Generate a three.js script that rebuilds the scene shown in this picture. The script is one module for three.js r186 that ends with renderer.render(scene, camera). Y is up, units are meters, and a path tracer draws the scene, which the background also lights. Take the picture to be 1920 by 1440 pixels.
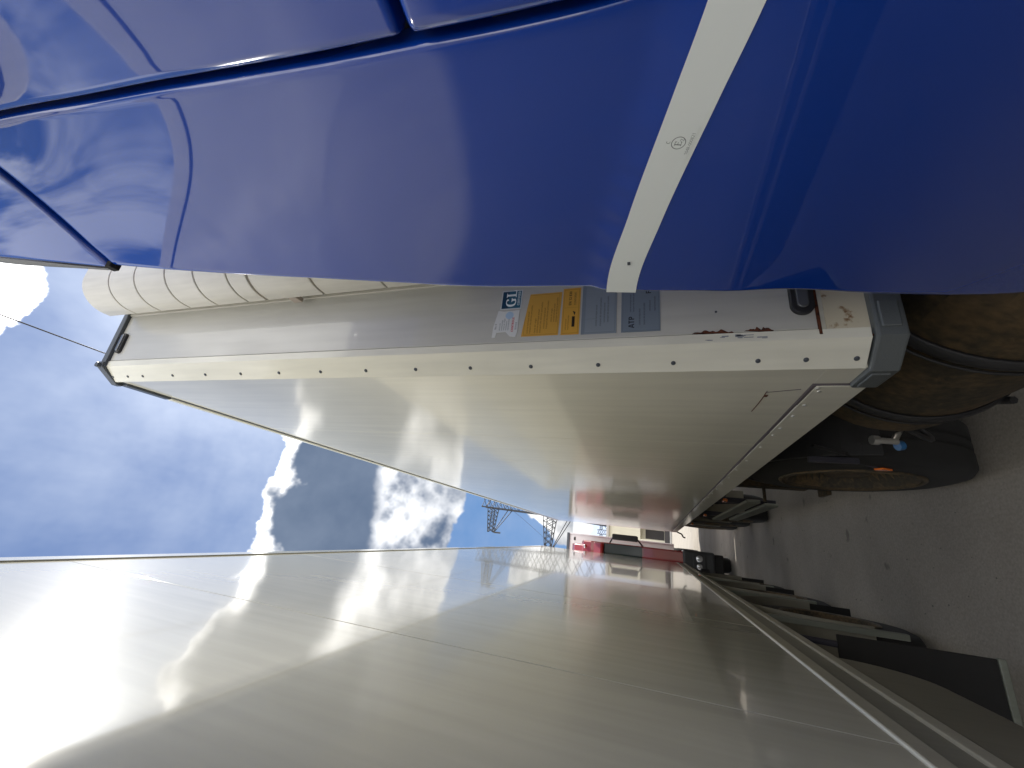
import * as THREE from 'three';
import { mergeGeometries } from 'three/addons/utils/BufferGeometryUtils.js';
import { RoundedBoxGeometry } from 'three/addons/geometries/RoundedBoxGeometry.js';
import { ImprovedNoise } from 'three/addons/math/ImprovedNoise.js';

// ---------------------------------------------------------------- camera (the phone is held on its side: world up is image left)
const scene = new THREE.Scene();
const EYE = new THREE.Vector3(0, 1.6905, 0);
const camera = new THREE.PerspectiveCamera(86.75, 4 / 3, 0.02, 3000);
{
  const psi = 0.3723, th = 0.33, ro = -0.0105;
  const f = new THREE.Vector3(Math.sin(psi) * Math.cos(th), Math.sin(th), -Math.cos(psi) * Math.cos(th));
  const r0 = new THREE.Vector3(Math.cos(psi), 0, Math.sin(psi)), u0 = new THREE.Vector3().crossVectors(r0, f);
  const r = r0.clone().multiplyScalar(Math.cos(ro)).addScaledVector(u0, Math.sin(ro));
  const u = u0.clone().multiplyScalar(Math.cos(ro)).addScaledVector(r0, -Math.sin(ro));
  camera.up.copy(r); camera.position.copy(EYE);
  camera.quaternion.setFromRotationMatrix(new THREE.Matrix4().makeBasis(u.clone().negate(), r, f.clone().negate()));
}
const renderer = new THREE.WebGLRenderer({ antialias: true });
renderer.toneMapping = THREE.LinearToneMapping;
renderer.toneMappingExposure = 2.1;
renderer.shadowMap.enabled = true;

// ---------------------------------------------------------------- sun and sky
const D2R = Math.PI / 180;
const SUN_AZ = 36.4, SUN_EL = 52.2;                       // degrees right of the lane, above the horizon
const dirOf = (az, el) => new THREE.Vector3(Math.sin(az * D2R) * Math.cos(el * D2R), Math.sin(el * D2R), -Math.cos(az * D2R) * Math.cos(el * D2R));
const SUN = dirOf(SUN_AZ, SUN_EL);
const sun = new THREE.DirectionalLight(new THREE.Color(1.0, 0.95, 0.87), 3.1);
sun.position.copy(SUN).multiplyScalar(60); sun.target.position.set(0, 0, -6);
sun.castShadow = true; sun.shadow.radius = 2.2; sun.shadow.mapSize.set(4096, 4096);
Object.assign(sun.shadow.camera, { left: -40, right: 40, top: 40, bottom: -40, near: 1, far: 160 });
scene.add(sun, sun.target);

const PN = new ImprovedNoise();
const fbm = (x, y, z, oct, gain = 0.5) => { let s = 0, a = 1, n = 0; for (let i = 0; i < oct; i++) { s += a * PN.noise(x, y, z); n += a; a *= gain; x = x * 2.03 + 7.1; y = y * 2.03 + 3.7; z = z * 2.03 + 1.9; } return s / n; };
const billow = (x, y, z, oct) => { let s = 0, a = 1, n = 0; for (let i = 0; i < oct; i++) { s += a * (1 - 2 * Math.abs(PN.noise(x, y, z))); n += a; a *= 0.52; x = x * 2.07 + 5.3; y = y * 2.07 + 1.7; z = z * 2.07 + 9.1; } return s / n; };
const sst = (a, b, x) => { const t = Math.min(1, Math.max(0, (x - a) / (b - a))); return t * t * (3 - 2 * t); };
const mix = (a, b, t) => a + (b - a) * t;
function skyTexture(W, H) {
  const data = new Float32Array(W * H * 4), d = new THREE.Vector3();
  for (let j = 0; j < H; j++) {
    const el = ((j + 0.5) / H - 0.5) * Math.PI, E = el / D2R;
    for (let i = 0; i < W; i++) {
      const o = (j * W + i) * 4; data[o + 3] = 1;
      if (E < -1) { data[o] = 0.16; data[o + 1] = 0.17; data[o + 2] = 0.18; continue; }
      const phi = ((i + 0.5) / W - 0.5) * 2 * Math.PI;
      d.set(Math.cos(phi) * Math.cos(el), Math.sin(el), Math.sin(phi) * Math.cos(el));
      const A = Math.atan2(d.x, -d.z) / D2R;
      const ang = Math.acos(Math.min(1, Math.max(-1, d.dot(SUN)))) / D2R;
      // clear air
      const t = sst(4, 62, E), lo = Math.exp(-Math.max(0, E) / 9);
      let R = mix(0.15, 0.115, t) + 0.24 * lo, G = mix(0.38, 0.235, t) + 0.16 * lo, B = mix(0.74, 0.53, t) + 0.02 * lo;
      // bright veil of thin high cloud round the sun
      const g1 = Math.exp(-ang / 17), g2 = Math.exp(-(ang * ang) / 72), g3 = Math.exp(-(ang * ang) / 12), g4 = Math.exp(-(ang * ang) / 420);
      const cir = 0.5 + 1.0 * fbm(d.x * 3.1 + 4, d.y * 6.5, d.z * 2.6, 6, 0.6) + 0.5 * fbm(d.x * 9 + 1, d.y * 5 + 6, d.z * 3, 5, 0.6);
      const veil = Math.min(1, Math.max(0, (0.16 + 0.95 * Math.exp(-ang / 20)) * (0.05 + 1.6 * cir)));
      R = mix(R, 0.60, veil); G = mix(G, 0.70, veil); B = mix(B, 0.90, veil);
      R += 0.16 * g1 + 0.34 * g2 + 3 * g3 + 0.30 * g4; G += 0.155 * g1 + 0.33 * g2 + 2.9 * g3 + 0.29 * g4; B += 0.14 * g1 + 0.3 * g2 + 2.6 * g3 + 0.27 * g4;
      R *= 0.385; G *= 0.40; B *= 0.43;
      // cumulus: one bank ahead, a small heap low ahead, a bright one high to the right, loose ones all round
      const n1 = billow(d.x * 3.6 + 11, d.y * 3.6, d.z * 3.6, 6), n2 = fbm(d.x * 5.2, d.y * 5.2 + 3, d.z * 5.2, 6, 0.56), n3 = fbm(d.x * 13 + 2, d.y * 13, d.z * 13, 5, 0.58);
      const put = (cov, thick, bright) => {
        if (cov <= 0) return;
        const a = sst(0, 0.06, cov), core = sst(0.0, 0.75, thick + 0.5 * n3 + 0.35 * n2);
        const lit = bright * (1 + 0.5 * Math.exp(-ang / 25)) * (0.74 - 0.75 * n3 + 0.3 * n1 - 0.45 * n2);
        const cr = mix(lit, 0.082 + 0.07 * n2, core), cg = mix(lit * 0.99, 0.11 + 0.075 * n2, core), cb = mix(lit * 0.97, 0.163 + 0.08 * n2, core);
        R = mix(R, cr, a); G = mix(G, cg, a); B = mix(B, cb, a);
      };
      // the bank ahead: elevation 24..48, azimuth -30..45
      {
        const side = Math.min(sst(-34, -20, A), 1 - sst(38, 52, A));
        if (side > 0) {
          const top = 46.2 + 2.8 * n1 + 2.2 * n2 + 2.4 * n3 + 0.03 * A, bot = 25.2 - 3.6 * n2 - 1.5 * n3;
          const hi = (top - E) / 5.0, lw = (E - bot) / 5.5;
          let cov = Math.min(hi, lw) * side + (side - 1) * 2;
          cov = Math.min(cov, 1.5);
          const gap = sst(0.22, 0.6, n2 * 1.4 + 0.5 * n3) * (1 - sst(38, 44, E));
          const low = 1 - sst(34.5, 38.5, E + 3 * n2 - 0.12 * (A - 4));
          const thick = Math.min(1, hi * 1.5 - 0.12 + 0.3 * n1 * n1) * (1 - 0.62 * low * sst(-0.3, 0.3, n1 * 0.4 + n2 + 0.5 * n3)) - 0.2 * gap;
          put(cov, thick, 1.15);
        }
      }
      { // small heap
        const q = 1 - Math.hypot((A - 4.2) / 4.6, (E - 10.5 - 0.5 * A) / 4.4);
        put(q * 1.1 + 0.5 * n3 + 0.15 * n2, 0.12 + 0.25 * n2, 0.62);
      }
      { // white heap high on the right
        const q = 1 - Math.hypot((A - 47) * 0.42 / 5.6, (E - 71.5) / 6.4);
        put(q * 1.2 + 0.55 * n2 + 0.5 * n3, q * 0.25 + 0.7 * n3, 1.7);
      }
      { // loose cloud to the left and overhead, seen in the blue paint
        const dA = Math.abs(((A + 95 + 540) % 360) - 180);
        const q = 1 - Math.hypot(dA / 44, (E - 60) / 12);
        const c = q * 0.55 + 1.25 * n2 + 0.4 * n3 - 0.12;
        if (c > 0) { const a = 0.72 * sst(0, 0.55, c); R = mix(R, 0.7, a); G = mix(G, 0.73, a); B = mix(B, 0.78, a); }
      }
      { // loose cumulus elsewhere, low
        const away = Math.max(sst(60, 85, Math.abs(A)), 0) * sst(2, 9, E) * (1 - sst(42, 60, E));
        put((n1 * 0.55 + n2 * 0.9 + 0.02) * away * 1.3, 0.0 + n2 * 0.5, 1.25);
      }
      data[o] = Math.max(0, R); data[o + 1] = Math.max(0, G); data[o + 2] = Math.max(0, B);
    }
  }
  const t = new THREE.DataTexture(data, W, H, THREE.RGBAFormat, THREE.FloatType);
  t.mapping = THREE.EquirectangularReflectionMapping; t.colorSpace = THREE.LinearSRGBColorSpace;
  t.magFilter = t.minFilter = THREE.LinearFilter; t.wrapS = THREE.RepeatWrapping; t.needsUpdate = true;
  return t;
}
const sky = skyTexture(3072, 1536);
scene.background = sky; scene.environment = sky; scene.backgroundIntensity = 1; scene.environmentIntensity = 1;

// ---------------------------------------------------------------- helpers
let seed = 7; const rnd = () => { seed = (seed * 1664525 + 1013904223) >>> 0; return seed / 4294967296; };
const used = {};
const numbered = n => { const k = used[n] = (used[n] ?? -1) + 1; return k ? `${n}_${String(k).padStart(3, '0')}` : n; };
function uvm(g) {                                          // uv in metres, by the side a face points to
  g = g.index ? g.toNonIndexed() : g;
  const p = g.attributes.position, n = g.attributes.normal, uv = new Float32Array(p.count * 2);
  for (let i = 0; i < p.count; i += 3) {
    let nx = 0, ny = 0, nz = 0; for (let k = 0; k < 3; k++) { nx += n.getX(i + k); ny += n.getY(i + k); nz += n.getZ(i + k); }
    nx = Math.abs(nx); ny = Math.abs(ny); nz = Math.abs(nz);
    for (let k = 0; k < 3; k++) {
      const x = p.getX(i + k), y = p.getY(i + k), z = p.getZ(i + k);
      const [a, b] = nx >= ny && nx >= nz ? [z, y] : ny >= nz ? [x, z] : [x, y];
      uv[(i + k) * 2] = a; uv[(i + k) * 2 + 1] = b;
    }
  }
  g.setAttribute('uv', new THREE.BufferAttribute(uv, 2));
  for (const k of Object.keys(g.attributes)) if (!['position', 'normal', 'uv'].includes(k)) g.deleteAttribute(k);
  return g;
}
const join = list => { list = list.flat(); return list.length === 1 ? uvm(list[0]) : mergeGeometries(list.map(uvm)); };
const box = (x0, x1, y0, y1, z0, z1, r = 0) => {
  const w = Math.abs(x1 - x0), h = Math.abs(y1 - y0), d = Math.abs(z1 - z0);
  const g = r ? new RoundedBoxGeometry(w, h, d, 2, Math.min(r, w * 0.49, h * 0.49, d * 0.49)) : new THREE.BoxGeometry(w, h, d);
  return g.translate((x0 + x1) / 2, (y0 + y1) / 2, (z0 + z1) / 2);
};
const bar = (a, b, r, seg = 6) => {                         // a round bar between two points
  const A = new THREE.Vector3(...a), B = new THREE.Vector3(...b), v = B.clone().sub(A), g = new THREE.CylinderGeometry(r, r, v.length(), seg);
  g.applyQuaternion(new THREE.Quaternion().setFromUnitVectors(new THREE.Vector3(0, 1, 0), v.normalize()));
  return g.translate((A.x + B.x) / 2, (A.y + B.y) / 2, (A.z + B.z) / 2);
};
const tube = (pts, r, seg = 32, rs = 8) => new THREE.TubeGeometry(new THREE.CatmullRomCurve3(pts.map(p => new THREE.Vector3(...p))), seg, r, rs);
const extrudeY = (pts, y0, y1, bevel = 0) => {               // a footprint of [x, z] points pulled up from y0 to y1
  const s = new THREE.Shape(pts.map(([x, z]) => new THREE.Vector2(x, -z)));
  const g = new THREE.ExtrudeGeometry(s, { depth: y1 - y0 - 2 * bevel, bevelEnabled: bevel > 0, bevelSize: bevel, bevelThickness: bevel, bevelSegments: 2, bevelOffset: -bevel });
  return g.rotateX(-Math.PI / 2).translate(0, y0 + bevel, 0);
};
const extrudeX = (pts, x0, x1, bevel = 0) => {               // a profile of [z, y] points pulled along x
  const s = new THREE.Shape(pts.map(([z, y]) => new THREE.Vector2(-z, y)));
  const g = new THREE.ExtrudeGeometry(s, { depth: x1 - x0 - 2 * bevel, bevelEnabled: bevel > 0, bevelSize: bevel, bevelThickness: bevel, bevelSegments: 2, bevelOffset: -bevel });
  return g.rotateY(Math.PI / 2).translate(x0 + bevel, 0, 0);
};
const extrudeZ = (pts, z0, z1) => new THREE.ExtrudeGeometry(new THREE.Shape(pts.map(([x, y]) => new THREE.Vector2(x, y))), { depth: z1 - z0, bevelEnabled: false }).translate(0, 0, z0);
function thing(name, label, category, base, group) {
  const o = new THREE.Group(); o.name = numbered(name); o.userData = { label, category }; if (group) o.userData.group = group;
  o.position.set(...base); scene.add(o); return o;
}
const baseOf = new Map();
function part(parent, name, geoms, m, label) {              // geometry is given in the thing's build axes, parts are moved to the thing's base
  const g = join(Array.isArray(geoms) ? geoms : [geoms]);
  const o = new THREE.Mesh(g, m); o.name = numbered(name); o.castShadow = o.receiveShadow = true;
  if (label) o.userData.label = label;
  if (parent.isScene) { scene.add(o); return o; }
  if (parent.isGroup && parent.parent === scene) o.position.copy(parent.position).negate();
  parent.add(o); return o;
}
// ---------------------------------------------------------------- textures (colour, grain and fine relief only)
function field(W, H, fn, srgb) {
  const d = new Uint8Array(W * H * 4);
  for (let j = 0; j < H; j++) for (let i = 0; i < W; i++) { const c = fn(i / W, j / H), o = (j * W + i) * 4; for (let k = 0; k < 3; k++) d[o + k] = Math.max(0, Math.min(255, 255 * c[k])); d[o + 3] = 255; }
  const t = new THREE.DataTexture(d, W, H); t.wrapS = t.wrapT = THREE.RepeatWrapping; t.magFilter = THREE.LinearFilter; t.minFilter = THREE.LinearMipmapLinearFilter; t.generateMipmaps = true;
  if (srgb) t.colorSpace = THREE.SRGBColorSpace; t.needsUpdate = true; return t;
}
// tileable noise: a walk on two circles would need four axes, so four shifted copies are blended instead
const tile = (u, v, f) => { const a = f(u, v), b = f(u - 1, v), c = f(u, v - 1), e = f(u - 1, v - 1); const w = (s, t) => s * t; return (w(1 - u, 1 - v) * a + w(u, 1 - v) * b + w(1 - u, v) * c + w(u, v) * e) / Math.sqrt((1 - u) ** 2 * (1 - v) ** 2 + u * u * (1 - v) ** 2 + (1 - u) ** 2 * v * v + u * u * v * v); };
const rep = (t, x, y) => { const c = t.clone(); c.repeat.set(1 / x, 1 / y); c.needsUpdate = true; return c; };
// fibreglass sheet: long soft waves, a fine weave
const waveT = field(512, 512, (u, v) => { const n = tile(u, v, (a, b) => fbm(a * 5, b * 0.9, 2.2, 3) * 0.8 + fbm(a * 22, b * 3.5, 5.1, 2) * 0.22 + fbm(a * 120, b * 120, 8.8, 2) * 0.05); const g = 0.5 + 0.45 * n; return [g, g, g]; });
const gelT = field(512, 512, (u, v) => { const n = tile(u, v, (a, b) => fbm(a * 4, b * 4, 1.2, 4)), s = tile(u, v, (a, b) => fbm(a * 60, b * 4, 4.4, 3)); const g = 0.93 + 0.05 * n + 0.05 * s; return [g, g, g * 0.99]; }, true);
const asphT = field(1024, 1024, (u, v) => {
  const n = tile(u, v, (a, b) => fbm(a * 5, b * 5, 3.3, 5)), s = tile(u, v, (a, b) => fbm(a * 190, b * 190, 7.7, 2)), k = tile(u, v, (a, b) => fbm(a * 9 + 4, b * 9, 9.9, 4));
  const spot = sst(0.30, 0.42, k) * 0.22; const g = (0.60 + 0.06 * n + 0.07 * s) * (1 - spot); return [g * 1.03, g, g * 0.955];
}, true);
const asphB = field(1024, 1024, (u, v) => { const s = tile(u, v, (a, b) => fbm(a * 190, b * 190, 7.7, 2)); const g = 0.5 + 0.6 * s; return [g, g, g]; });
const dirtT = field(512, 512, (u, v) => {                    // dried mud and road film in patches
  const n = tile(u, v, (a, b) => fbm(a * 3, b * 3, 6.1, 5, 0.6)), s = tile(u, v, (a, b) => fbm(a * 40, b * 40, 1.1, 3)); const m = sst(-0.3, 0.3, n + 0.25 * s);
  return [mix(0.27, 0.46, m) + 0.1 * s, mix(0.25, 0.39, m) + 0.09 * s, mix(0.20, 0.28, m) + 0.07 * s];
}, true);
const rustT = field(256, 256, (u, v) => { const n = tile(u, v, (a, b) => fbm(a * 7, b * 7, 2.1, 4)), m = sst(-0.05, 0.35, n); return [mix(0.36, 0.2, m), mix(0.18, 0.1, m), mix(0.09, 0.06, m)]; }, true);
const stainT = field(512, 512, (u, v) => {                   // cream paint with rust runs
  const n = tile(u, v, (a, b) => fbm(a * 6, b * 6, 3.1, 5, 0.6)), m = sst(0.12, 0.42, n); return [mix(0.80, 0.45, m), mix(0.77, 0.31, m), mix(0.68, 0.18, m)];
}, true);
const noiseB = field(256, 256, (u, v) => { const s = 0.5 + 0.5 * tile(u, v, (a, b) => fbm(a * 30, b * 30, 3.7, 3)); return [s, s, s]; });

const std = (o) => new THREE.MeshStandardMaterial(o), phy = (o) => new THREE.MeshPhysicalMaterial(o);
const L = (r, g, b) => new THREE.Color().setRGB(r, g, b);
const M = {
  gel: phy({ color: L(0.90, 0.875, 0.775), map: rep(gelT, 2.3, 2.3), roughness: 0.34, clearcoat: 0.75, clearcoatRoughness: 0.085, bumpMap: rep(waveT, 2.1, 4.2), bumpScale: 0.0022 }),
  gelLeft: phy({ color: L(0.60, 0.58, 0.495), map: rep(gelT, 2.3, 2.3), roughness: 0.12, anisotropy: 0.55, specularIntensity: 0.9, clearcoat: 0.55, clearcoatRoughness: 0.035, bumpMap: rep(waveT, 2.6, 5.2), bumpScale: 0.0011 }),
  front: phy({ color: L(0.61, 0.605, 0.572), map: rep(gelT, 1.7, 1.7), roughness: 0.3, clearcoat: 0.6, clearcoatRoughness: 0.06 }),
  strip: phy({ color: L(0.86, 0.845, 0.75), map: rep(gelT, 1.1, 1.1), roughness: 0.35, clearcoat: 0.5, clearcoatRoughness: 0.1 }),
  unit: phy({ color: L(0.68, 0.66, 0.61), roughness: 0.45, clearcoat: 0.3, clearcoatRoughness: 0.2, map: rep(gelT, 0.9, 0.9) }),
  groove: std({ color: L(0.42, 0.36, 0.31), roughness: 0.8 }),
  blue: phy({ color: L(0.003, 0.046, 0.34), roughness: 0.03, ior: 1.55, clearcoat: 1, clearcoatRoughness: 0.012 }),
  tape: std({ color: L(0.86, 0.90, 0.87), roughness: 0.4, bumpMap: rep(noiseB, 0.02, 0.02), bumpScale: 0.0001 }),
  black: std({ color: L(0.018, 0.018, 0.02), roughness: 0.55, bumpMap: rep(noiseB, 0.1, 0.1), bumpScale: 0.0006 }),
  rubber: std({ color: L(0.012, 0.0115, 0.011), roughness: 0.85, bumpMap: rep(noiseB, 0.08, 0.08), bumpScale: 0.001 }),
  greyTrim: std({ color: L(0.30, 0.29, 0.26), roughness: 0.5, map: rep(gelT, 0.6, 0.6) }),
  darkTrim: std({ color: L(0.055, 0.065, 0.08), roughness: 0.45 }),
  sealant: std({ color: L(0.10, 0.085, 0.095), roughness: 0.8 }),
  alu: std({ color: L(0.62, 0.63, 0.61), metalness: 0.85, roughness: 0.34, map: rep(gelT, 0.8, 0.8) }),
  cast: std({ color: L(0.13, 0.145, 0.15), metalness: 0.35, roughness: 0.5, map: rep(dirtT, 0.5, 0.5).clone(), bumpMap: rep(noiseB, 0.1, 0.1), bumpScale: 0.0008 }),
  rail: phy({ color: L(0.46, 0.435, 0.36), roughness: 0.5, clearcoat: 0.2, clearcoatRoughness: 0.3, map: rep(gelT, 1.3, 1.3) }),
  channel: phy({ color: L(0.27, 0.26, 0.22), roughness: 0.5, map: rep(gelT, 1.3, 1.3) }),
  chassis: std({ color: L(0.035, 0.034, 0.048), roughness: 0.75, bumpMap: rep(noiseB, 0.3, 0.3), bumpScale: 0.002 }),
  dirt: std({ map: rep(dirtT, 0.9, 0.9), color: L(0.46, 0.42, 0.35), roughness: 0.75, bumpMap: rep(noiseB, 0.25, 0.25), bumpScale: 0.0015 }),
  mudguard: std({ map: rep(gelT, 1.3, 1.3), color: L(0.24, 0.225, 0.18), roughness: 0.6 }),
  rimDirt: std({ map: rep(dirtT, 0.7, 0.7), color: L(0.6, 0.57, 0.53), roughness: 0.7 }),
  rust: std({ map: rep(rustT, 0.08, 0.08), roughness: 0.9, bumpMap: rep(noiseB, 0.03, 0.03), bumpScale: 0.0015 }),
  stain: std({ map: rep(stainT, 0.19, 0.21), roughness: 0.55 }),
  amber: phy({ color: L(0.85, 0.20, 0.03), roughness: 0.25, clearcoat: 1, clearcoatRoughness: 0.1 }),
  lens: phy({ color: L(0.10, 0.105, 0.11), roughness: 0.2, clearcoat: 1, clearcoatRoughness: 0.05 }),
  silver: std({ color: L(0.7, 0.7, 0.68), metalness: 0.9, roughness: 0.3 }),
  paleMetal: std({ color: L(0.22, 0.235, 0.20), metalness: 0.2, roughness: 0.5, map: rep(gelT, 0.7, 0.7) }),
  blueCap: std({ color: L(0.02, 0.12, 0.30), roughness: 0.4 }),
  red: phy({ color: L(0.24, 0.005, 0.007), roughness: 0.4, clearcoat: 1, clearcoatRoughness: 0.04 }),
  glass: phy({ color: L(0.012, 0.02, 0.021), roughness: 0.05, ior: 1.35 }),
  bumper: std({ color: L(0.045, 0.047, 0.05), roughness: 0.5 }),
  lampGlass: phy({ color: L(0.75, 0.77, 0.8), metalness: 0.6, roughness: 0.12, clearcoat: 1, clearcoatRoughness: 0.03 }),
  whiteVan: phy({ color: L(0.68, 0.66, 0.68), roughness: 0.4, clearcoat: 0.5, clearcoatRoughness: 0.1 }),
  steel: std({ color: L(0.04, 0.045, 0.055), metalness: 0.3, roughness: 0.6 }),
  wall: std({ color: L(0.70, 0.66, 0.54), roughness: 0.8, map: rep(gelT, 6, 6) }),
  doorDark: std({ color: L(0.05, 0.045, 0.045), roughness: 0.8 }),
  concrete: std({ color: L(0.45, 0.43, 0.40), roughness: 0.9 }),
};
M.cast.map = null;

// ---------------------------------------------------------------- ground
{
  const g = new THREE.PlaneGeometry(1600, 1600).rotateX(-Math.PI / 2), uv = g.attributes.uv, p = g.attributes.position;
  for (let i = 0; i < uv.count; i++) uv.setXY(i, p.getX(i), p.getZ(i));
  const m = std({ color: L(0.84, 0.81, 0.76), map: rep(asphT, 2.6, 2.6), roughness: 0.92, bumpMap: rep(asphB, 2.6, 2.6), bumpScale: 0.0016 });
  const o = new THREE.Mesh(g, m); o.name = 'ground'; o.userData = { kind: 'structure', label: 'grey asphalt of the truck yard between the trailers', category: 'ground' }; o.receiveShadow = true; scene.add(o);
  // gravel grains and stones lying on the lane
  const stones = [];
  for (let i = 0; i < 260; i++) { const s = 0.0018 + 0.004 * rnd() ** 3; const q = new THREE.IcosahedronGeometry(s, 0); q.scale(1, 0.6, 0.8 + 0.5 * rnd()); q.rotateY(rnd() * 6); q.translate(mix(-0.5, 0.75, rnd()), s * 0.3, -1.4 - 8 * rnd() ** 1.4); stones.push(q); }
  const st = new THREE.Mesh(join(stones), std({ color: L(0.13, 0.12, 0.105), roughness: 0.95 })); st.name = 'gravel'; st.userData = { kind: 'stuff', label: 'loose gravel grains scattered on the asphalt lane', category: 'gravel' }; st.castShadow = st.receiveShadow = true; scene.add(st);
}

// wheels: tyre with tread and sidewall, rim dish with a rounded lip and hand holes; axis along x, outer face at x = face, out = -1 faces left
function tyreGeo(r, w) { const p = []; const pr = [[r * 0.56, -w * 0.42], [r * 0.62, -w * 0.5], [r * 0.86, -w * 0.5], [r * 0.96, -w * 0.44], [r, -w * 0.34], [r, -w * 0.12], [r * 0.985, -w * 0.1], [r * 0.985, -w * 0.07], [r, -w * 0.05], [r, w * 0.05], [r * 0.985, w * 0.07], [r * 0.985, w * 0.1], [r, w * 0.12], [r, w * 0.34], [r * 0.96, w * 0.44], [r * 0.86, w * 0.5], [r * 0.62, w * 0.5], [r * 0.56, w * 0.42]]; for (const [a, b] of pr) p.push(new THREE.Vector2(a, b)); return new THREE.LatheGeometry(p, 44).rotateZ(Math.PI / 2); }
function rimGeo(r, depth) { const pr = [[r * 0.60, 0], [r * 0.585, 0.008], [r * 0.55, 0.0], [r * 0.53, -0.035], [r * 0.49, -depth], [r * 0.3, -depth * 1.1], [r * 0.24, -depth * 0.7], [r * 0.2, -depth * 0.35], [0.001, -depth * 0.32]]; return new THREE.LatheGeometry(pr.map(([a, b]) => new THREE.Vector2(a, b)), 40).rotateZ(Math.PI / 2); }
function wheel(t, cx, cy, cz, r, w, name = 'wheel', rimMat = M.rimDirt, out = -1) {
  const ty = tyreGeo(r, w).translate(cx, cy, cz);
  const o = part(t, name, ty, M.rubber);
  let rg = rimGeo(r, 0.1); if (out < 0) rg.rotateY(0); else rg.rotateY(Math.PI); rg.translate(cx + out * (w * 0.5 + 0.002), cy, cz);
  const rim = new THREE.Mesh(join([rg]), rimMat); rim.name = numbered('rim'); rim.castShadow = rim.receiveShadow = true; o.add(rim);
  const nuts = []; for (let k = 0; k < 10; k++) { const a = k / 10 * 6.2832; nuts.push(new THREE.CylinderGeometry(0.016, 0.018, 0.04, 6).rotateZ(Math.PI / 2).translate(cx + out * (w * 0.5 - 0.085), cy + Math.cos(a) * r * 0.33, cz + Math.sin(a) * r * 0.33)); }
  const nt = new THREE.Mesh(join(nuts), M.chassis); nt.name = numbered('wheel_nuts'); nt.userData.kind = 'stuff'; o.add(nt);
  return o;
}

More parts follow.
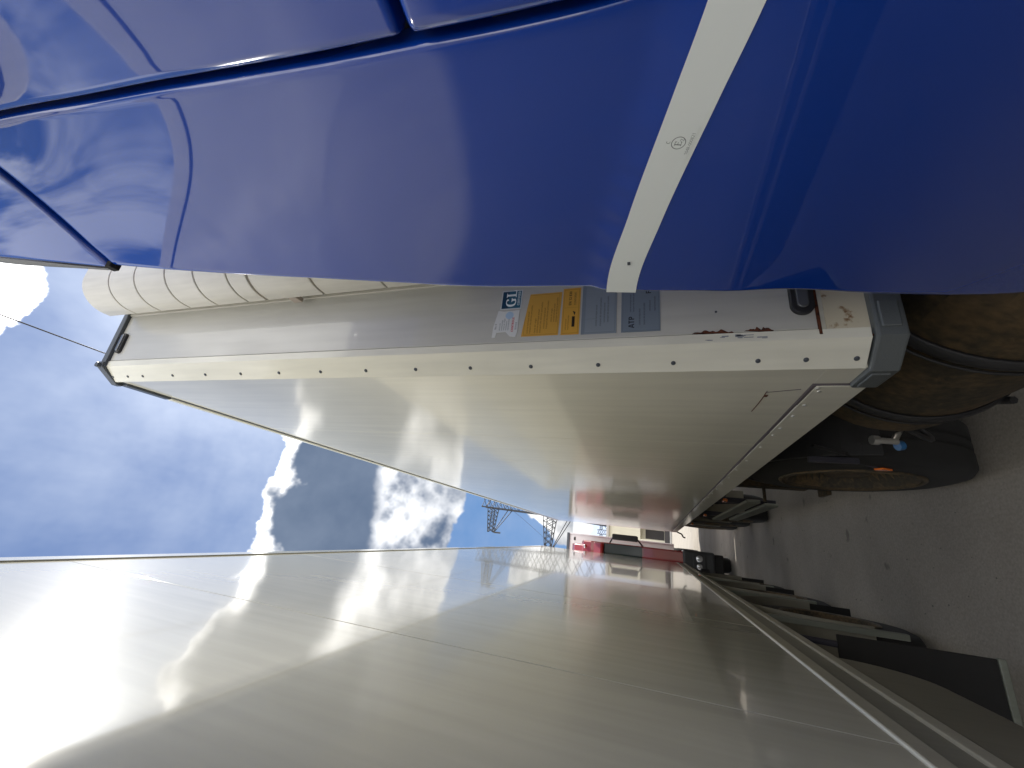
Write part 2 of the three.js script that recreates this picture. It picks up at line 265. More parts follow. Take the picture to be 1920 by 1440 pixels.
// ---------------------------------------------------------------- the refrigerated trailer on the right
const XR = 0.4676, RT = 4.04, RB = 1.153, RZ0 = -1.11, RZ1 = -11.1, FZ = -1.055, RW = 2.55;
{
  const t = thing('refrigerated_trailer', 'white refrigerated trailer with riveted corner strip and stickers, right of the lane', 'trailer', [XR + RW / 2, 0, -6]);
  // side sheets, with thin joints between them
  const seams = [RZ0, -1.94, -2.65, -4.156, -5.4, -6.65, -7.9, -9.15, -10.4, RZ1];
  for (let i = 0; i + 1 < seams.length; i++) part(t, 'side_panel', box(XR, XR + 0.05, 1.276, RT, seams[i] - (i ? 0.0009 : 0), seams[i + 1] + 0.0009, 0.0012), M.gel);
  part(t, 'side_panel', box(XR, XR + 0.05, 1.19, 1.276, RZ0, -1.2185, 0.001), M.gel);
  part(t, 'body_core', [box(XR + 0.012, XR + RW - 0.012, 1.17, RT - 0.01, FZ - 0.07, RZ1 + 0.02)], M.channel);
  part(t, 'far_side_panel', box(XR + RW - 0.05, XR + RW, 1.16, RT, FZ - 0.06, RZ1), M.gel);
  part(t, 'roof', [box(XR + 0.01, XR + RW - 0.01, RT, RT + 0.03, FZ - 0.05, RZ1, 0.01)], M.strip);
  part(t, 'rear_door', [box(XR + 0.06, XR + RW / 2 - 0.004, 1.2, RT - 0.05, RZ1 - 0.04, RZ1, 0.008)], M.strip);
  part(t, 'rear_door', [box(XR + RW / 2 + 0.004, XR + RW - 0.06, 1.2, RT - 0.05, RZ1 - 0.04, RZ1, 0.008)], M.strip);
  // corner strip: flat 45 degree face with a folded edge on the front
  const c0 = [XR - 0.003, RZ0], c1 = [XR + 0.0525, FZ + 0.003];
  part(t, 'corner_strip', extrudeY([c0, c1, [XR + 0.078, FZ + 0.003], [XR + 0.078, FZ - 0.03], [XR + 0.03, RZ0 - 0.03], [XR - 0.003, RZ0 - 0.004]], 1.2, 4.075, 0.0016), M.strip);
  const rv = new THREE.SphereGeometry(0.0062, 12, 8), ys = [4.068, 3.959, 3.854]; for (let k = 0; k < 12; k++) ys.push(3.655 - 0.2022 * k); ys.push(1.326, 1.223);
  const strip = t.children[t.children.length - 1];
  for (const y of ys) {
    const g = rv.clone().scale(1, 1, 0.45).rotateY(-Math.PI / 4).translate(XR + 0.0165 - 0.002, y, FZ - 0.0365 + 0.001);
    const m = new THREE.Mesh(join([g]), M.darkTrim); m.name = numbered('rivet'); m.castShadow = true; strip.add(m);
  }
  // front wall above the lamp recess, with the joint along the corner strip
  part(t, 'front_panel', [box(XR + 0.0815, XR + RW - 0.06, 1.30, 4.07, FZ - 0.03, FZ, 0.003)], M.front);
  part(t, 'front_frame', [box(XR + 0.07, XR + 0.0825, 1.30, 4.07, FZ - 0.03, FZ - 0.009)], M.sealant);
  // recess with a stained cream plate, a bright reveal above it and a dark rubber edge
  part(t, 'recess_plate', box(XR + 0.072, XR + RW - 0.1, 1.19, 1.284, FZ - 0.05, FZ - 0.006, 0.003), M.stain);
  part(t, 'recess_reveal', extrudeX([[FZ - 0.02, 1.284], [FZ - 0.006, 1.284], [FZ + 0.002, 1.299], [FZ - 0.02, 1.299]], XR + 0.076, XR + RW - 0.1), M.strip);
  part(t, 'recess_edge', [box(XR + 0.064, XR + 0.30, 1.296, 1.3035, FZ - 0.02, FZ + 0.004, 0.002), tube([[XR + 0.075, 1.303, FZ], [XR + 0.066, 1.298, FZ], [XR + 0.062, 1.285, FZ - 0.002], [XR + 0.060, 1.19, FZ - 0.004]], 0.0035, 24, 6)], M.rust, 'rusty edge round the recess');
  // rust breaking through at the joint, scraped paint beside it
  const blob = (x0, y0, y1, w, sd) => { const s = []; const n = 26; for (let k = 0; k <= n; k++) { const f = k / n; s.push([x0 + mix(0, 0.004, f), mix(y0, y1, f)]); } for (let k = n; k >= 0; k--) { const f = k / n; s.push([x0 + 0.002 + w * Math.max(0.06, Math.sin(f * Math.PI) ** 0.6 * (0.62 + 0.9 * PN.noise(f * 9 + sd, sd, 0.3))), mix(y0, y1, f)]); } return extrudeZ(s, FZ - 0.004, FZ + 0.0022); };
  part(t, 'rust_patch', blob(XR + 0.0795, 1.398, 1.462, 0.013, 2.1), M.rust, 'lower brown rust patch beside the corner strip');
  part(t, 'rust_patch', blob(XR + 0.0785, 1.488, 1.585, 0.012, 5.7), M.rust, 'upper brown rust patch beside the corner strip');
  const scr = []; for (const [y0, y1, n] of [[1.41, 1.475, 9], [1.50, 1.545, 4]]) for (let k = 0; k < n; k++) { const a = mix(y0, y1, rnd()), w = 0.006 + 0.018 * rnd(), x = XR + 0.058 + 0.012 * rnd(); scr.push(box(x, x + 0.001 + 0.0035 * rnd(), a, Math.min(y1 + 0.01, a + w), FZ + 0.0005, FZ + 0.0036)); }
  part(t, 'scuff_mark', scr, std({ color: L(0.22, 0.24, 0.28), roughness: 0.8 }), 'grey scuffs on the corner strip').userData.kind = 'stuff';
  part(t, 'scratch_mark', bar([0.5155, 1.476, -1.0618], [0.4745, 1.502, -1.1028], 0.0009, 5), M.sealant);
  part(t, 'chip_mark', [bar([XR + 0.145, 1.525, FZ - 0.002], [XR + 0.145, 1.525, FZ + 0.0018], 0.0032, 7)], M.darkTrim);
  // marker lamps on the front
  const caps = (x0, x1, yc, r, z0, z1) => { const s = new THREE.Shape(); s.moveTo(x0 + r, yc - r); s.lineTo(x1 - r, yc - r); s.absarc(x1 - r, yc, r, -Math.PI / 2, Math.PI / 2); s.lineTo(x0 + r, yc + r); s.absarc(x0 + r, yc, r, Math.PI / 2, Math.PI * 1.5); return new THREE.ExtrudeGeometry(s, { depth: z1 - z0 - 0.006, bevelEnabled: true, bevelSize: 0.004, bevelThickness: 0.003, bevelSegments: 3 }).translate(0, 0, z0 + 0.003); };
  for (const [x0, x1, y, r, nm] of [[0.588, 0.682, 4.033, 0.012, 'top'], [0.592, 0.745, 1.330, 0.022, 'low']]) {
    const b = part(t, 'marker_lamp', caps(x0, x1, y, r, FZ - 0.004, FZ + 0.012), M.black);
    const l = new THREE.Mesh(join([caps(x0 + r * 0.7, x1 - r * 0.7, y, r * 0.42, FZ + 0.004, FZ + 0.017)]), M.lens); l.name = numbered('lamp_lens'); b.add(l);
  }
  // top rails and corner cap
  part(t, 'top_rail', extrudeY([[XR + 0.045, FZ + 0.014], [XR + RW - 0.06, FZ + 0.014], [XR + RW - 0.06, FZ - 0.05], [XR + 0.045, FZ - 0.05]], 4.07, 4.105, 0.004), M.darkTrim);
  part(t, 'corner_cap', [extrudeY([[XR - 0.014, RZ0 - 0.008], [XR + 0.046, FZ + 0.018], [XR + 0.07, FZ + 0.02], [XR + 0.07, FZ - 0.04], [XR + 0.03, RZ0 - 0.05], [XR - 0.014, RZ0 - 0.03]], 4.072, 4.112, 0.004), bar([XR + 0.052, 4.09, FZ + 0.012], [XR + 0.052, 4.09, FZ + 0.032], 0.012, 8)], M.darkTrim);
  part(t, 'side_top_rail', [box(XR - 0.012, XR + 0.03, RT - 0.004, RT + 0.04, RZ0 - 0.03, -1.34, 0.004), box(XR - 0.004, XR + 0.03, RT - 0.012, RT + 0.002, -1.34, RZ1, 0.003)], M.darkTrim);
  part(t, 'side_top_cover', box(XR - 0.012, XR + 0.03, RT + 0.0025, RT + 0.042, -1.345, RZ1, 0.01), M.strip);
  // bottom rail with paired rivets, dark sealant bead over it
  part(t, 'bottom_rail', box(XR - 0.006, XR + 0.05, RB, 1.268, -1.224, RZ1, 0.002), M.gel);
  const railM = t.children[t.children.length - 1];
  const bead = []; for (let k = 0; k < 60; k++) { const z = -1.222 - k * 0.1647; bead.push(box(XR - 0.004 - 0.0012 * (k % 3 ? 0 : 1), XR + 0.02, 1.2675, 1.2755 + 0.0012 * ((k * 7) % 4) / 3, z, Math.max(RZ1, z - 0.1647))); }
  part(t, 'sealant_bead', [bead, box(XR - 0.0045, XR + 0.02, RB, 1.276, -1.219, -1.2235)], M.sealant);
  const rz = [-1.238, -1.262, -1.385, -1.5, -1.651, -1.752, -1.954, -2.256]; for (let z = -2.52; z > RZ1 + 0.1; z -= 0.262) rz.push(z);
  const dome = new THREE.SphereGeometry(0.0058, 10, 6).scale(0.5, 1, 1);
  rz.forEach((z, i) => { const m = new THREE.Mesh(join([dome.clone().translate(XR - 0.007, 1.25 + (i === 0 ? 0.01 : 0), z)]), M.silver); m.name = numbered('rivet'); m.castShadow = true; railM.add(m); });
  // cracked filler and a rust run on the near sheet
  part(t, 'filler_crack', [bar([XR - 0.0005, 1.372, -1.285], [XR - 0.0005, 1.292, -1.26], 0.0012, 5), bar([XR - 0.0005, 1.372, -1.274], [XR - 0.0005, 1.372, -1.30], 0.001, 5)], M.sealant);
  part(t, 'rust_run', [tube([[XR, 1.372, -1.284], [XR, 1.371, -1.33], [XR, 1.372, -1.40], [XR, 1.375, -1.47]], 0.0016, 20, 5), box(XR - 0.002, XR + 0.001, 1.362, 1.37, -1.308, -1.322, 0.001)], M.rust);
  // bottom corner casting
  part(t, 'corner_casting', [extrudeY([[XR - 0.012, -1.219], [XR - 0.012, RZ0 + 0.002], [XR + 0.05, FZ + 0.016], [XR + 0.20, FZ + 0.016], [XR + 0.20, FZ - 0.08], [XR + 0.06, -1.219]], 1.135, 1.196, 0.006), extrudeY([[XR - 0.016, -1.205], [XR - 0.016, RZ0 - 0.012], [XR - 0.008, RZ0 - 0.012], [XR - 0.008, -1.205]], 1.148, 1.186, 0.003), box(XR + 0.07, XR + 0.14, 1.147, 1.186, FZ + 0.012, FZ + 0.021, 0.004)], M.cast);
  part(t, 'front_bolster', box(XR + 0.21, XR + RW - 0.2, 1.135, 1.185, FZ - 0.1, FZ - 0.03, 0.01), M.black);
  // below the floor
  part(t, 'chassis', [box(XR + 0.55, XR + 0.72, 0.78, 1.15, -1.5, RZ1, 0.01), box(XR + RW - 0.72, XR + RW - 0.55, 0.78, 1.15, -1.5, RZ1, 0.01), box(XR + 0.1, XR + RW - 0.1, 1.05, 1.15, -1.3, RZ1 + 0.1), ...[-5, -6, -7.2, -8.4, -9.6].map(z => box(XR + 0.15, XR + RW - 0.15, 0.95, 1.07, z - 0.05, z + 0.05))], M.chassis);
  part(t, 'guard_rail', box(XR + 0.045, XR + 0.075, 0.74, 0.86, -4.42, -6.9, 0.012), M.paleMetal);
  part(t, 'guard_rail', box(XR + 0.045, XR + 0.075, 0.55, 0.67, -4.62, -6.7, 0.012), M.paleMetal);
  for (const z of [-4.85, -6.5]) part(t, 'guard_post', [box(XR + 0.078, XR + 0.13, 0.52, 1.1, z - 0.03, z + 0.03, 0.006), bar([XR + 0.1, 0.62, z + 0.14], [XR + 0.1, 1.05, z - 0.3], 0.018)], M.chassis);
  part(t, 'landing_leg', [box(XR + 0.16, XR + 0.29, 0.42, 1.1, -4.28, -4.14, 0.01), bar([XR + 0.225, 0.3, -4.21], [XR + 0.225, 0.45, -4.21], 0.045, 12), box(XR + 0.12, XR + 0.33, 0.28, 0.32, -4.31, -4.11, 0.01), bar([XR + 0.17, 0.75, -4.22], [XR + 0.04, 0.75, -4.22], 0.014)], M.dirt);
  for (const z of [-7.55, -8.85, -10.15]) { wheel(t, XR + 0.30, 0.5, z, 0.5, 0.36); part(t, 'mudguard', extrudeX(arc(z, 0.5, 0.57, 0.59, -0.15, Math.PI + 0.15), XR + 0.12, XR + 0.5), M.mudguard); part(t, 'mud_flap', box(XR + 0.14, XR + 0.48, 0.25, 0.72, z - 0.60, z - 0.61), M.rubber); }
  for (const [y, z] of [[1.045, -4.4], [1.03, -6.2], [1.03, -8.2]]) part(t, 'side_marker', [box(XR + 0.03, XR + 0.06, y - 0.02, y + 0.02, z - 0.055, z + 0.055, 0.012)], M.amber);
  part(t, 'hanging_strap', [tube([[XR + 0.01, 1.15, RZ1 + 0.05], [XR - 0.02, 1.08, RZ1 + 0.03], [XR - 0.035, 1.04, RZ1 + 0.02], [XR - 0.1, 1.0, RZ1 + 0.01], [XR - 0.105, 0.96, RZ1]], 0.018, 20, 6)], M.black);
  // ---- stickers on the front wall
  const sticker = (name, pts, draw, pxm, label) => {
    const xs = pts.map(p => p[0]), yv = pts.map(p => p[1]), x0 = Math.min(...xs), x1 = Math.max(...xs), y0 = Math.min(...yv), y1 = Math.max(...yv);
    const c = document.createElement('canvas'); c.width = Math.round((x1 - x0) * pxm); c.height = Math.round((y1 - y0) * pxm); const k = c.getContext('2d'); draw(k, c.width, c.height);
    const tx = new THREE.CanvasTexture(c); tx.colorSpace = THREE.SRGBColorSpace; tx.anisotropy = 8;
    const g = new THREE.ExtrudeGeometry(new THREE.Shape(pts.map(p => new THREE.Vector2(...p))), { depth: 0.0012, bevelEnabled: false }).toNonIndexed(), p = g.attributes.position, uv = g.attributes.uv;
    for (let i = 0; i < p.count; i++) uv.setXY(i, (p.getX(i) - x0) / (x1 - x0), (p.getY(i) - y0) / (y1 - y0));
    const o = new THREE.Mesh(g, std({ map: tx, roughness: 0.42 })); o.name = numbered(name); o.userData.label = label; o.position.set(-t.position.x, 0, -t.position.z + FZ); o.castShadow = o.receiveShadow = true; t.add(o);
  };
  const q = (x0, x1, y0, y1) => [[x0, y0], [x1, y0], [x1, y1], [x0, y1]];
  const word = (k, s, x, y, px, col, f = 'sans-serif', w = '') => { k.fillStyle = col; k.font = `${w} ${px}px ${f}`; k.fillText(s, x, y); };
  const lines = (k, x, y, w, n, step, px, col) => { k.fillStyle = col; k.font = `${px}px sans-serif`; const a = ['certificat de conformite du vehicule', 'transport des denrees perissables', 'controle technique annuel', 'classe de l engin', 'temperature dirigee', 'valable jusqu a la date']; for (let i = 0; i < n; i++) { const s = a[(i * 5 + n) % a.length]; k.fillText(s, x, y + i * step, w * (0.55 + 0.45 * ((i * 7 + n * 3) % 5) / 4)); } };
  sticker('brand_sticker', q(0.667, 0.737, 2.077, 2.147), (k, w, h) => {
    k.fillStyle = '#c9ced0'; k.fillRect(0, 0, w, h); k.fillStyle = '#1f5b78'; k.fillRect(w * 0.05, h * 0.05, w * 0.9, h * 0.9); k.fillStyle = '#123c58'; k.fillRect(w * 0.05, h * 0.05, w * 0.9, h * 0.3);
    word(k, 'GL', w * 0.10, h * 0.72, h * 0.66, '#eef3f4', 'serif', 'bold'); word(k, 'CERTIFIED', w * 0.18, h * 0.9, h * 0.15, '#dfe8ea', 'sans-serif', 'bold');
  }, 4200, 'blue square sticker with white letters GL');
  sticker('label_sticker', [[0.568, 2.086], [0.583, 2.081], [0.662, 2.081], [0.660, 2.132], [0.664, 2.152], [0.606, 2.163], [0.568, 2.164], [0.568, 2.152], [0.585, 2.150], [0.587, 2.120], [0.570, 2.104]], (k, w, h) => {
    k.fillStyle = '#d4d6d6'; k.fillRect(0, 0, w, h); lines(k, w * 0.25, h * 0.3, w * 0.5, 5, h * 0.085, h * 0.07, '#4a5560'); k.fillStyle = '#a9c3dc'; k.beginPath(); k.arc(w * 0.8, h * 0.62, h * 0.16, 0, 7); k.fill();
    word(k, 'CONTROLE', w * 0.18, h * 0.83, h * 0.12, '#c03040', 'sans-serif', 'bold'); word(k, 'SERVICE', w * 0.25, h * 0.95, h * 0.09, '#4a5560'); word(k, 'No. 0', w * 0.3, h * 0.14, h * 0.1, '#333');
  }, 3600, 'white die-cut sticker with small grey and red print');
  const orange = '#c99a3f', ink = '#4a3310';
  sticker('label_sticker', [[0.567, 1.952], [0.716, 1.948], [0.716, 2.050], [0.600, 2.064], [0.567, 2.067]], (k, w, h) => {
    k.fillStyle = orange; k.fillRect(0, 0, w, h); k.strokeStyle = '#8a6420'; k.lineWidth = 3; k.strokeRect(w * 0.03, h * 0.06, w * 0.94, h * 0.88);
    lines(k, w * 0.06, h * 0.17, w * 0.85, 2, h * 0.07, h * 0.055, ink); lines(k, w * 0.06, h * 0.37, w * 0.9, 3, h * 0.07, h * 0.06, ink); lines(k, w * 0.15, h * 0.6, w * 0.75, 2, h * 0.07, h * 0.06, ink); lines(k, w * 0.3, h * 0.78, w * 0.65, 3, h * 0.065, h * 0.055, ink);
  }, 3600, 'large orange notice sticker with lines of small print');
  sticker('label_sticker', q(0.566, 0.726, 1.890, 1.944), (k, w, h) => {
    k.fillStyle = '#cf9d3c'; k.fillRect(0, 0, w, h); k.strokeStyle = '#8a6420'; k.lineWidth = 3; k.strokeRect(w * 0.03, h * 0.08, w * 0.94, h * 0.84); k.fillStyle = '#9a7228'; k.fillRect(w * 0.57, h * 0.08, 2, h * 0.84);
    lines(k, w * 0.1, h * 0.28, w * 0.35, 2, h * 0.13, h * 0.1, ink); k.fillStyle = '#241a0a'; k.fillRect(w * 0.16, h * 0.58, w * 0.22, h * 0.16); k.beginPath(); k.moveTo(w * 0.4, h * 0.72); k.lineTo(w * 0.5, h * 0.6); k.lineTo(w * 0.47, h * 0.76); k.fill(); word(k, 'EN 12 830', w * 0.62, h * 0.5, h * 0.2, '#241a0a', 'sans-serif', 'bold'); word(k, 'CONFORME', w * 0.62, h * 0.76, h * 0.16, '#241a0a');
  }, 3600, 'narrow orange sticker in two fields with bold print');
  sticker('label_sticker', q(0.564, 0.730, 1.783, 1.884), (k, w, h) => {
    k.fillStyle = '#848e98'; k.fillRect(0, 0, w, h); k.fillStyle = '#76808b'; k.fillRect(0, 0, w, h * 0.09); k.strokeStyle = '#5d6874'; k.lineWidth = 2; k.strokeRect(w * 0.03, h * 0.1, w * 0.94, h * 0.85); k.fillStyle = '#5d6874'; k.fillRect(w * 0.3, h * 0.12, 2, h * 0.3);
    lines(k, w * 0.15, h * 0.45, w * 0.65, 2, h * 0.12, h * 0.07, '#37424e'); lines(k, w * 0.22, h * 0.68, w * 0.6, 2, h * 0.1, h * 0.065, '#37424e'); k.beginPath(); k.arc(w * 0.9, h * 0.72, h * 0.1, 0, 7); k.stroke();
  }, 3200, 'grey data sticker with a ruled frame');
  sticker('label_sticker', q(0.564, 0.742, 1.665, 1.770), (k, w, h) => {
    k.fillStyle = '#76828f'; k.fillRect(0, 0, w, h); k.strokeStyle = '#55606c'; k.lineWidth = 2; k.strokeRect(w * 0.02, h * 0.04, w * 0.96, h * 0.93); word(k, 'ATP', w * 0.07, h * 0.34, h * 0.2, '#14181d', 'sans-serif', 'bold');
    lines(k, w * 0.36, h * 0.26, w * 0.5, 2, h * 0.08, h * 0.055, '#262d35'); lines(k, w * 0.12, h * 0.5, w * 0.45, 2, h * 0.12, h * 0.065, '#262d35'); lines(k, w * 0.36, h * 0.76, w * 0.3, 2, h * 0.13, h * 0.06, '#262d35'); word(k, 'FRC', w * 0.68, h * 0.78, h * 0.19, '#14181d', 'sans-serif', 'bold');
  }, 3200, 'blue-grey sticker with the bold letters ATP');
  // ---- cooling unit on the front wall: stacked rounded panels with dark joints
  const foot = inset => { const s = new THREE.Shape(), x0 = 0.746 + inset, r = 0.12, zf = -0.842 + inset * -1; s.moveTo(0.80, 1.055); s.lineTo(x0, 0.985); s.lineTo(x0, 0.842 + inset + r); s.absarc(x0 + r, 0.842 + inset + r, r, Math.PI, Math.PI * 1.5); s.lineTo(2.62 - inset - r, 0.842 + inset); s.absarc(2.62 - inset - r, 0.842 + inset + r, r, -Math.PI / 2, 0); s.lineTo(2.62 - inset, 1.055); return s; };
  const slab = (y0, y1, inset, b) => { const s = foot(inset); const g = new THREE.ExtrudeGeometry(s, { depth: y1 - y0 - 2 * b, bevelEnabled: b > 0, bevelSize: b, bevelThickness: b, bevelSegments: 2, bevelOffset: -b, curveSegments: 14 }); return g.rotateX(Math.PI / 2).scale(1, 1, -1).translate(0, y1 - b, 0); };
  const fixWinding = g => { const ng = g.index ? g.toNonIndexed() : g, p = ng.attributes.position.array, n = ng.attributes.normal.array; for (let i = 0; i < p.length; i += 9) for (let k = 0; k < 3; k++) { let a = p[i + 3 + k]; p[i + 3 + k] = p[i + 6 + k]; p[i + 6 + k] = a; } ng.computeVertexNormals(); return ng; };
  const ribs = [4.085, 3.893, 3.724, 3.535, 3.372, 3.20, 3.10, 2.82, 2.55, 2.28];
  const unit = part(t, 'cooling_unit', fixWinding(slab(2.285, 4.07, 0.006, 0)), M.groove);
  for (let i = 0; i + 1 < ribs.length; i++) { const gp = i === 5 || i === 6 ? 0.006 : 0.0032; const m = new THREE.Mesh(join([fixWinding(slab(ribs[i + 1] + gp, ribs[i] - (i === 6 ? 0.006 : 0.0032), 0, 0.003))]), M.unit); m.name = numbered('cover_panel'); m.castShadow = m.receiveShadow = true; unit.add(m); }
  part(t, 'unit_flange', box(0.782, 0.807, 2.28, 4.082, FZ - 0.004, FZ + 0.006, 0.002), M.unit);
  part(t, 'unit_latch', [box(0.786, 0.806, 3.035, 3.06, FZ + 0.005, FZ + 0.016, 0.003)], M.black);
  part(t, 'unit_latch', box(0.752, 0.77, 2.97, 3.01, -0.99, -1.03, 0.003), M.groove);
}
function arc(cz, cy, r0, r1, a0, a1) { const p = [], n = 22; for (let k = 0; k <= n; k++) { const a = mix(a0, a1, k / n); p.push([cz + Math.cos(a) * r1, cy + Math.sin(a) * r1]); } for (let k = n; k >= 0; k--) { const a = mix(a0, a1, k / n); p.push([cz + Math.cos(a) * r0, cy + Math.sin(a) * r0]); } return p; }

// ---------------------------------------------------------------- the white trailer on the left (turned slightly towards the lane)
{
  const XL = -0.3223, LW = 2.55, Z0 = 0.35, Z1 = -9.75, t = thing('box_trailer', 'long white trailer with glossy smooth side, left of the lane', 'trailer', [0, 0, 0]);
  t.rotation.y = -0.0147;
  const seams = [Z0, 0.06, -1.19, -2.455, -3.70, -4.95, -6.2, -7.45, -8.7, Z1];
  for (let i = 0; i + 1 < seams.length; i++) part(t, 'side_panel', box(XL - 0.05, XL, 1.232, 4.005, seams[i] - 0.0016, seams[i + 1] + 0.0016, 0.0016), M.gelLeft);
  part(t, 'body_core', box(XL - LW + 0.02, XL - 0.008, 1.15, 4.05, Z0 - 0.02, Z1 + 0.02), M.channel);
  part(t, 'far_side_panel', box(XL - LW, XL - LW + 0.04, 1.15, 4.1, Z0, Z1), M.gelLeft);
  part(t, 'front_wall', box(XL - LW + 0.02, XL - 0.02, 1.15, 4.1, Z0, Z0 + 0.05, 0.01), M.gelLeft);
  part(t, 'rear_door', box(XL - LW + 0.03, XL - LW / 2 - 0.004, 1.2, 4.02, Z1 - 0.05, Z1, 0.01), M.strip);
  part(t, 'rear_door', box(XL - LW / 2 + 0.004, XL - 0.03, 1.2, 4.02, Z1 - 0.05, Z1, 0.01), M.strip);
  part(t, 'top_seam', box(XL - 0.03, XL - 0.004, 4.003, 4.016, Z0, Z1), M.darkTrim);
  const prof = []; for (let k = 0; k <= 8; k++) { const a = k / 8 * Math.PI / 2; prof.push([XL + 0.006 - 0.05 + 0.05 * Math.cos(a), 4.10 + 0.05 * Math.sin(a)]); }
  part(t, 'top_rail', extrudeZ([[XL + 0.006, 4.015], ...prof, [XL - 0.09, 4.15], [XL - 0.09, 4.015]], Z1, Z0), M.gelLeft);
  part(t, 'roof', box(XL - LW + 0.02, XL - 0.08, 4.05, 4.12, Z0, Z1, 0.01), M.strip);
  part(t, 'trim_strip', extrudeZ([[XL + 0.001, 1.2215], [XL + 0.0055, 1.223], [XL + 0.0062, 1.226], [XL + 0.0048, 1.229], [XL + 0.001, 1.2305], [XL - 0.02, 1.2305], [XL - 0.02, 1.2215]], Z1, Z0), M.strip);
  part(t, 'bottom_rail', box(XL - 0.04, XL + 0.003, 1.178, 1.2185, Z0, Z1, 0.003), M.rail);
  part(t, 'rail_channel', box(XL - 0.04, XL - 0.006, 1.10, 1.179, Z0, Z1), M.channel);
  part(t, 'bottom_rail', box(XL - 0.05, XL + 0.003, 1.062, 1.101, Z0, Z1, 0.004), M.rail);
  part(t, 'chassis', [box(XL - 0.95, XL - 0.8, 0.7, 1.15, Z0, Z1, 0.01), box(XL - 1.75, XL - 1.6, 0.7, 1.15, Z0, Z1, 0.01), box(XL - LW + 0.1, XL - 0.08, 1.03, 1.12, Z0, Z1), ...[-4.45, -5.95, -7.4].map(z => bar([XL - 0.3, 0.5, z + 0.6], [XL - 2.2, 0.5, z + 0.6], 0.07, 12))], M.chassis);
  // rounded stowage box under the floor
  const pb = [[0.25, 1.061]]; const rr = 0.22, zc = -2.06; for (let k = 0; k <= 8; k++) { const a = k / 8 * Math.PI / 2; pb.push([zc + rr - rr * Math.cos(a) - 0.0, 0.835 + rr - rr * Math.sin(a)]); } pb.push([0.25, 0.835]);
  part(t, 'stowage_box', extrudeX(pb.map(([z, y]) => [z, y]).reverse(), XL - 0.55, XL - 0.004, 0.008), M.mudguard);
  part(t, 'mud_flap', [box(XL - 0.30, XL - 0.005, 0.245, 0.84, -2.705, -2.692, 0.004)], M.rubber, 'near black mud flap');
  part(t, 'flap_bar', [box(XL - 0.30, XL - 0.0, 0.215, 0.245, -2.71, -2.687, 0.006)], M.paleMetal);
  part(t, 'flap_bracket', [box(XL - 0.34, XL - 0.29, 0.25, 1.06, -2.74, -2.70, 0.005), bar([XL - 0.05, 0.84, -2.70], [XL - 0.05, 1.06, -2.75], 0.016)], M.chassis);
  for (const z of [-3.9, -5.4, -6.85]) {
    wheel(t, XL - 0.24, 0.5, z, 0.5, 0.37, 'wheel', M.rimDirt, 1);
    part(t, 'mudguard', extrudeX(arc(z, 0.5, 0.565, 0.58, -0.1, Math.PI + 0.1), XL - 0.44, XL - 0.01, 0.003), M.mudguard);
    part(t, 'guard_flap', box(XL - 0.44, XL - 0.02, 0.16, 0.46, z - 0.575, z - 0.565, 0.003), M.rubber);
    part(t, 'guard_stay', [box(XL - 0.055, XL - 0.02, 0.30, 1.06, z + 0.60, z + 0.635, 0.006)], M.paleMetal);
  }
  part(t, 'rear_lamp_bar', [box(XL - LW + 0.1, XL - 0.06, 0.62, 0.78, Z1 - 0.04, Z1 + 0.06, 0.01)], M.black);
  part(t, 'side_marker', box(XL - 0.002, XL + 0.008, 1.125, 1.15, -6.05, -6.15, 0.004), M.amber);
}

